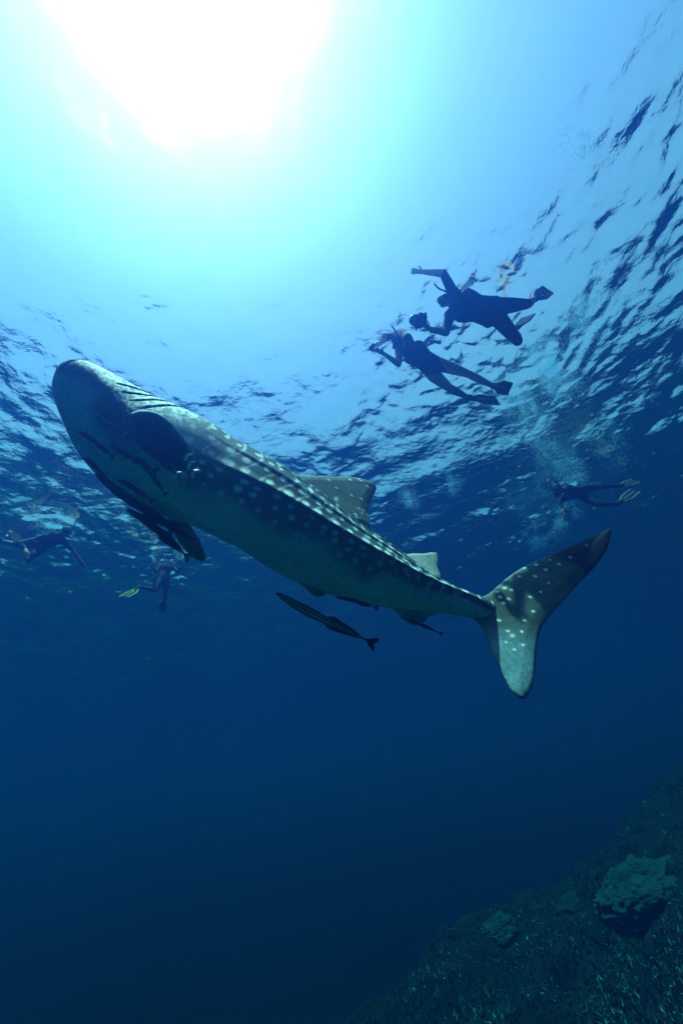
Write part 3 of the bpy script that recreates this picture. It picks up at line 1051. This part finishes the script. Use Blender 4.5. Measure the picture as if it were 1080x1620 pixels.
def camera_prop(label, c, fwd, size, dome=True):
    fwd = fwd.normalized()
    root = empty('underwater_camera', c)
    tag(root, label, 'camera')
    sx = fwd.cross(_u).normalized()
    sy = sx.cross(fwd)
    b = size
    def bx(c_, hx, hy, hz_, rnd=.25):
        sts = []
        ang = np.linspace(0, 2 * np.pi, 24, endpoint=False)
        ca, sa = np.cos(ang), np.sin(ang)
        cx, cy = np.sign(ca) * np.abs(ca) ** rnd, np.sign(sa) * np.abs(sa) ** rnd
        V = []
        for z, k in ((-1, .86), (-.9, 1), (.9, 1), (1, .86)):
            V.append(np.array(c_)[None] + cx[:, None] * np.array(sx) * hx * k + cy[:, None] * np.array(sy) * hy * k + np.array(fwd)[None] * z * hz_)
        return close_loft(np.vstack(V), 4, 24)
    hsg = part('camera_housing', mesh_np('camera_housing', *bx(c, b * .52, b * .42, b * .3), smooth=False), MAT_RUBBER, root)
    link('viewfinder', mesh_np('viewfinder', *bx(c + sy * b * .48, b * .2, b * .12, b * .2), smooth=False), MAT_RUBBER, hsg)
    # port
    sts = [(c + fwd * b * z, sx * b * r, sy * b * r) for z, r in ((.25, .3), (.5, .32), (.52, .44 if dome else .3), (.62, .44 if dome else .28))]
    part('lens_port', mesh_np('lens_port', *ellip_loft(sts, 24)), MAT_RUBBER, root)
    if dome:
        sts = [(c + fwd * b * (.62 + .38 * math.sin(t)), sx * b * .42 * math.cos(t), sy * b * .42 * math.cos(t)) for t in np.linspace(0, 1.5, 8)]
        part('dome_port', mesh_np('dome_port', *ellip_loft(sts, 24)), MAT_CLEAR, root)
    for q in (-1, 1):
        pp = [rcone(c + sx * b * .68 * q - sy * b * .36, c + sx * b * .70 * q + sy * b * .30, b * .10, b * .10, 12, 3),
              rcone(c + sx * b * .40 * q - sy * b * .36, c + sx * b * .68 * q - sy * b * .36, b * .06, b * .06, 8, 2)]
        part('handle', mesh_np('handle', *join(pp)), MAT_RUBBER, root)
    return root

SKIN = np.array([.36, .25, .19])
SUIT = np.array([.014, .017, .022])
UPW = Vector((0, 0, 1))

def build_people():
    # photographer in a short dark suit, one arm stretched ahead
    J = dict(pelvis=(779, 494, -.42), neck=(711, 478, 1), head=(686, 471, -1), sha=(712, 456, 1), ela=(699, 429, -1), wra=(655, 429, -1),
             shb=(703, 506, -1), elb=(705, 526, -1), wrb=(681, 521, -1), hpa=(790, 483, 1), kna=(833, 481, 1), ana=(842, 475, 1),
             hpb=(790, 506, -1), knb=(824, 546, -1), anb=(812, 522, 1))
    cols = dict(skin=SKIN, torso=SUIT, upper_arm=SUIT, thigh=SUIT, forearm=SKIN, hand=SKIN, shin=SKIN, head=SKIN)
    root, pts = person('swimmer in a short dark suit with one arm stretched ahead, holding a camera', J, cols,
           {'a': (862, 464, 1, 'dark', -_f + _u * .3), 'b': (836, 506, 1, 'dark', _u)}, face=-_f * .8 - _r * .8 - _u * .2,
           hand_pose={'b': (670, 512)}, bulk=1.28)
    w = pts['wrb']
    c = P(665, 508, (w - CAM).dot(_f))
    camera_prop('black dome port camera held by the swimmer with the outstretched arm', c, -_r * .9 - _f * .35, .175)
    # woman in a dark swimsuit filming with both hands
    J = dict(pelvis=(688, 583, -.42), neck=(634, 541, -1), head=(604, 526, -1), sha=(643, 531, 1), ela=(632, 524, 1), wra=(604, 542, -1),
             shb=(624, 557, -1), elb=(630, 576, -1), wrb=(602, 556, -1), hpa=(697, 577, 1), kna=(739, 591, 1), ana=(778, 610, 1),
             hpb=(685, 594, -1), knb=(711, 614, -1), anb=(738, 628, 1))
    cols = dict(skin=SKIN, torso=SUIT * 1.1)
    hair_m = material('brown_hair', (.16, .11, .07), .6, .3, noise=(60, .3))
    root, pts = person('swimmer in a dark swimsuit with bare legs filming with both hands', J, cols,
           {'a': (801, 614, 1, 'yellow', -_f * .3 + _r * .8 - _u * .4), 'b': (781, 637, 1, 'yellow', -_f + _u * .5)}, hair=('long', hair_m, (566, 524)), face=-_r - _f * .3 - _u * .3,
           hand_pose={'a': (588, 549), 'b': (588, 550)}, bulk=1.1)
    w = (pts['wra'] + pts['wrb']) / 2
    camera_prop('small camera gripped in both hands by the swimmer in the swimsuit', P(590, 550, (w - CAM).dot(_f)), -_r - _u * .1, .10, False)
    # diver in full dark suit beyond the tail
    J = dict(pelvis=(920, 780, -.75), neck=(893, 777, -1), head=(881, 772, -1), sha=(893, 768, 1), ela=(880, 785, 1), wra=(872, 770, 1),
             shb=(895, 787, -1), elb=(884, 793, -1), wrb=(890, 806, -1), hpa=(922, 774, 1), kna=(950, 770, 1), ana=(976, 769, 1),
             hpb=(921, 786, -1), knb=(946, 798, -1), anb=(974, 798, 1))
    DS = SUIT * 1.2
    cols = dict(skin=DS, head=SKIN, hand=SKIN * .8)
    person('swimmer in a full dark wetsuit kicking away above the shark tail', J, cols,
           {'a': (1003, 764, 1, 'pale', -_f * .5 + _u), 'b': (1003, 780, 1, 'pale', -_f * .6 - _r * .3 + _u)}, hair=('short', np.array([.08, .06, .05])), face=-_r * .5 - UPW)
    # swimmer with spread arms at the frame edge
    J = dict(pelvis=(62, 866, -.40), neck=(93, 848, -1), head=(106, 838, -1), sha=(84, 846, 1), ela=(56, 853, -1), wra=(34, 858, -1),
             shb=(101, 855, -1), elb=(115, 869, -1), wrb=(127, 887, -1), hpa=(57, 861, 1), kna=(28, 862, 1), ana=(5, 856, 1),
             hpb=(60, 872, -1), knb=(46, 887, -1), anb=(40, 868, 1))
    cols = dict(skin=SKIN, torso=SUIT * 1.3, upper_arm=SUIT * 1.3, thigh=SUIT * 1.3)
    person('swimmer with arms spread wide near the frame edge beneath a patch of foam', J, cols,
           {'a': (-22, 838, 1, 'dark', _u - _f), 'b': (20, 846, 1, 'dark', _u)}, hair=('short', np.array([.20, .15, .09])), face=_r * .4 - UPW)
    # upright swimmer with yellow fins under a ring of ripples
    J = dict(pelvis=(258, 917, -.46), neck=(263, 893, 1), head=(264, 884, 1), sha=(252, 897, -1), ela=(247, 906, -1), wra=(242, 899, -1),
             shb=(274, 897, 1), elb=(281, 905, -1), wrb=(287, 897, -1), hpa=(253, 918, -1), kna=(245, 934, -1), ana=(222, 928, 1),
             hpb=(263, 918, 1), knb=(262, 940, -1), anb=(261, 946, 1))
    cols = dict(skin=SUIT * 1.4, head=SKIN, hand=SKIN)
    person('upright swimmer with yellow edged fins hanging below a ring of ripples', J, cols,
           {'a': (196, 948, -1, 'yellow', -_f + _u * .4), 'b': (258, 964, 1, 'yellow', -_f)}, hair=('short', np.array([.07, .05, .04])), face=_r * .3 + Vector((0, 1, 0)))

build_people()

# ------------------------------------------------------------------ bubbles
def bubble_cloud(label, n, segs, zspread, seed, rmax=.0085):
    n = int(n * 2.7)
    r = np.random.default_rng(seed)
    bv = np.array([(1, 0, 0), (-1, 0, 0), (0, 1, 0), (0, -1, 0), (0, 0, 1), (0, 0, -1)], float)
    bf = np.array([(0, 2, 4), (2, 1, 4), (1, 3, 4), (3, 0, 4), (2, 0, 5), (1, 2, 5), (3, 1, 5), (0, 3, 5)])
    P0 = []
    for (x1, y1, x2, y2, sp, z, wgt) in segs:
        k = int(n * wgt * 2.2)
        t = r.uniform(0, 1, k)
        px = x1 + (x2 - x1) * t + r.normal(0, 1, k) * sp
        py = y1 + (y2 - y1) * t + r.normal(0, 1, k) * sp
        zz = z + r.normal(0, zspread, k)
        cl = fbm(px * .07 + seed * 3, py * .07, zz * 5, 4, seed)          # churned water comes in clumps and wisps
        ok = cl + r.normal(0, .05, k) > np.quantile(cl, .56)
        px, py, zz = px[ok], py[ok], zz[ok]
        for a, b, c in zip(px, py, zz):
            P0.append(SZ(a, b, min(c, -.03))[:])
    P0 = np.array(P0)
    rad = rmax * 1.25 * r.beta(.7, 6, len(P0)) + .0018
    V = (P0[:, None] + rad[:, None, None] * bv[None]).reshape(-1, 3)
    F = (np.arange(len(P0))[:, None, None] * len(bv) + bf[None]).reshape(-1, 3)
    o = link('bubbles', mesh_np('bubbles', V, F), MAT_BUBBLE)
    tag(o, label, kind='stuff')

def bubble_material():
    m = bpy.data.materials.new('air_bubble')
    m.use_nodes = True
    n = m.node_tree
    n.nodes.clear()
    out = n.nodes.new('ShaderNodeOutputMaterial')
    mix = n.nodes.new('ShaderNodeMixShader')
    mix.inputs[0].default_value = .8
    d = n.nodes.new('ShaderNodeBsdfDiffuse')
    t = n.nodes.new('ShaderNodeBsdfTranslucent')
    for q in (d, t): q.inputs['Color'].default_value = (.55, .80, 1.0, 1)
    n.links.new(d.outputs[0], mix.inputs[1])
    n.links.new(t.outputs[0], mix.inputs[2])
    n.links.new(mix.outputs[0], out.inputs[0])
    return m
MAT_BUBBLE = bubble_material()
def build_bubbles():
    bubble_cloud('cloud of bubbles kicked up behind the two swimmers', 6500, [(850, 560, 900, 600, 20, -.15, .5), (905, 520, 950, 480, 22, -.12, .3), (870, 600, 885, 620, 14, -.2, .2)], .06, 1)
    bubble_cloud('bubbles trailing below the yellow fins of the filming swimmer', 2600, [(805, 630, 850, 670, 15, -.15, 1)], .06, 2)
    bubble_cloud('stream of bubbles around the swimmer above the shark tail', 5200, [(860, 705, 915, 765, 13, -.25, .45), (905, 805, 835, 860, 12, -.5, .45), (960, 690, 985, 735, 16, -.2, .1)], .08, 3)
    bubble_cloud('bright swirl of bubbles beside the dorsal fin', 900, [(642, 792, 652, 800, 7, -.12, .65), (705, 775, 722, 768, 8, -.1, .35)], .04, 4)
    bubble_cloud('faint bubbles drifting near the surface under the sun glow', 500, [(900, 215, 935, 235, 17, -.1, 1)], .03, 5, .009)
    bubble_cloud('foam around the swimmer with spread arms', 500, [(50, 815, 85, 835, 10, -.06, .6), (95, 830, 112, 850, 8, -.08, .4)], .03, 6)
    ring = [(262 + 20 * math.cos(a), 882 + 12 * math.sin(a), 262 + 20 * math.cos(a + .7), 882 + 12 * math.sin(a + .7), 1.6, -.05, .11) for a in np.arange(0, 6.2, .7)]
    bubble_cloud('ring of foam above the upright swimmer', 260, ring, .02, 7)

build_bubbles()

# ------------------------------------------------------------------ reef slope
def build_reef():
    A, B, Cc = np.array(P(540, 1640, 12.5)), np.array(P(1120, 1640, 7.5)), np.array(P(1020, 1250, 16.0))
    eu = B - A
    eu /= np.linalg.norm(eu)
    ev = Cc - A
    ev -= eu * (ev @ eu)
    ev /= np.linalg.norm(ev)
    nn = np.cross(eu, ev)
    if nn[2] < 0: nn = -nn
    ug, vg = np.linspace(-12, 22, 440), np.linspace(-8, 26, 440)
    Ug, Vg = np.meshgrid(ug, vg)
    H = 2.0 * (fbm(Ug * .35, Vg * .35, Ug * 0, 3, 21) - .5) + .42 * (fbm(Ug * 1.3, Vg * 1.3, Ug * 0, 4, 22) - .5) + .10 * (fbm(Ug * 6, Vg * 6, Ug * 0, 3, 23) - .5)
    def uv(px, py):
        q = np.array(on_plane(px, py, Vector(A), Vector(nn))) - A
        return np.array([q @ eu, q @ ev])
    l0, l1 = uv(660, 1570), uv(1080, 1235)       # crest of the slope; beyond it the reef drops away
    ld = (l1 - l0) / np.linalg.norm(l1 - l0)
    past = -(Ug - l0[0]) * ld[1] + (Vg - l0[1]) * ld[0]
    H -= .10 * np.clip(past + .8, 0, 12) ** 2
    W = A + Ug[..., None] * eu + Vg[..., None] * ev + H[..., None] * nn
    keep_z = W[..., 2]
    me = mesh_np('reef', W.reshape(-1, 3), quads(len(vg), len(ug)))
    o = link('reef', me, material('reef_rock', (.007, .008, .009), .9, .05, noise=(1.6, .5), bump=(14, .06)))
    tag(o, 'dark coral reef slope rising in the lower corner', kind='structure')
    tree = BVHTree.FromPolygons([Vector(v) for v in W.reshape(-1, 3).tolist()], quads(len(vg), len(ug)).tolist())
    def hit(px, py):
        h, n_, _, _ = tree.ray_cast(CAM, ray(px, py).normalized())
        return h, n_
    N3 = Vector(nn)
    # small coral fingers and broken plates carpeting the slope
    r = np.random.default_rng(31)
    Vs, Fs, Cs, c = [], [], [], 0
    tri = np.array([[0, 1, 4], [1, 2, 4], [2, 3, 4], [3, 0, 4]])
    pts = []
    for k in range(15000):
        px, py = r.uniform(500, 1180), 1640 - 560 * r.beta(1, 1.7)
        h, n_ = hit(px, py)
        if h is None: continue
        pts.append((h, px, py))
    dens = [vnoise(np.array(h.x * 1.3), np.array(h.y * 1.3), np.array(h.z * 1.3), 3) for h, _, _ in pts]
    for (h, px, py), dn in zip(pts, dens):
        if dn < .3 and r.uniform() < .7: continue
        d = (N3 * .6 + Vector((0, 0, .5)) + Vector(r.normal(0, .55, 3))).normalized()
        s_ = Vector(r.normal(0, 1, 3)).cross(d).normalized()
        t_ = d.cross(s_)
        ln = .035 + .16 * r.beta(1, 4)
        wd, th = ln * r.uniform(.22, .5), ln * r.uniform(.1, .2)
        b = h - d * ln * .2
        Vs += [(b + s_ * wd)[:], (b + t_ * th)[:], (b - s_ * wd)[:], (b - t_ * th)[:], (b + d * ln * 1.2 + s_ * wd * r.uniform(-.8, .8))[:]]
        Fs.append(tri + c)
        c += 5
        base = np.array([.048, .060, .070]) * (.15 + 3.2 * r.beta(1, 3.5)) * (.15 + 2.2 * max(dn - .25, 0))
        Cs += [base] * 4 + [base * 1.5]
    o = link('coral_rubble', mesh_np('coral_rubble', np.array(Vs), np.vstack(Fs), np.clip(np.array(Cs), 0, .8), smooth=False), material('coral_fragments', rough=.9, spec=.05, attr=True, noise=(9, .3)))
    tag(o, 'carpet of small coral fingers and rubble on the reef slope', kind='stuff')
    # boulder corals
    def coral(px, py, wpx, label, col, seed, squash=.55):
        h, n_ = hit(px, py)
        if h is None: h = P(px, py, 7)
        t = (h - CAM).dot(_f)
        R = wpx / 2 / FPX * t
        n1, n2 = 72, 120
        th = np.linspace(.02, math.pi * .62, n1)[:, None]
        ph = np.linspace(0, 2 * np.pi, n2, endpoint=False)[None]
        d = np.stack([np.sin(th) * np.cos(ph), np.sin(th) * np.sin(ph), np.cos(th) + 0 * ph], -1)
        k = 3.2
        rr = 1 + .75 * (fbm(d[..., 0] * 1.7 + seed, d[..., 1] * 1.7, d[..., 2] * 1.7, 3, seed) - .5)
        lump = fbm(d[..., 0] * 7 + seed, d[..., 1] * 7, d[..., 2] * 7, 3, seed + 2)
        rr = rr + .26 * (lump - .5)
        ridge = fbm(d[..., 0] * 20, d[..., 1] * 20, d[..., 2] * 20, 2, seed + 4)
        rr = rr + .10 * (ridge - .5)
        zz = Vector((nn[0], nn[1], nn[2] + .35)).normalized()
        xx = zz.orthogonal().normalized()
        yy = zz.cross(xx)
        V = (d[..., :1] * np.array(xx) + d[..., 1:2] * np.array(yy) + d[..., 2:] * squash * np.array(zz)) * (rr[..., None] * R)
        C = np.array(col)[None, None] * (.45 + .9 * lump + .5 * (ridge - .5))[..., None]
        Vv, Ff = close_loft(V.reshape(-1, 3), n1, n2)
        Cc_ = np.vstack([C.reshape(-1, 3), C[0, :1], C[-1, :1]])
        o = link('coral_head', mesh_np('coral_head', Vv, Ff, np.clip(Cc_, 0, .8)), material('coral_' + str(seed), rough=.85, spec=.05, attr=True, noise=(22, .35), bump=(40, .02)))
        o.location = h - zz * R * .22
        tag(o, label, 'coral', 'boulder corals on the reef slope')
    coral(1005, 1405, 150, 'large pale green boulder coral on the reef slope', (.017, .030, .038), 3)
    coral(785, 1468, 62, 'small pale boulder coral at the outer edge of the reef', (.018, .030, .035), 7)
    coral(905, 1432, 60, 'dim boulder coral on the slope between the two pale ones', (.012, .019, .021), 9)

build_reef()

# ------------------------------------------------------------------ the blue of the water
def build_haze():
    lo, hi = (-410, -410, -41), (410, 410, .8)
    v = [(x, y, z) for x in (lo[0], hi[0]) for y in (lo[1], hi[1]) for z in (lo[2], hi[2])]
    fs = [(0, 1, 3, 2), (4, 6, 7, 5), (0, 4, 5, 1), (2, 3, 7, 6), (0, 2, 6, 4), (1, 5, 7, 3)]
    me = bpy.data.meshes.new('haze')
    me.from_pydata(v, [], fs)
    m = bpy.data.materials.new('sea_water')
    m.use_nodes = True
    n = m.node_tree
    n.nodes.clear()
    out = n.nodes.new('ShaderNodeOutputMaterial')
    pv = n.nodes.new('ShaderNodeVolumePrincipled')
    D = .25
    col = WATER_SCATTER / D
    ab = WATER_ABSORB / D / (1 - col)
    pv.inputs['Density'].default_value = D
    pv.inputs['Color'].default_value = (*col, 1)
    pv.inputs['Absorption Color'].default_value = (*np.clip(1 - ab, 0, 1) ** 2, 1)
    pv.inputs['Anisotropy'].default_value = WATER_G
    n.links.new(pv.outputs[0], out.inputs['Volume'])
    o = link('haze', me, m)
    tag(o, 'clear blue sea water filling the whole view', kind='stuff')

build_haze()
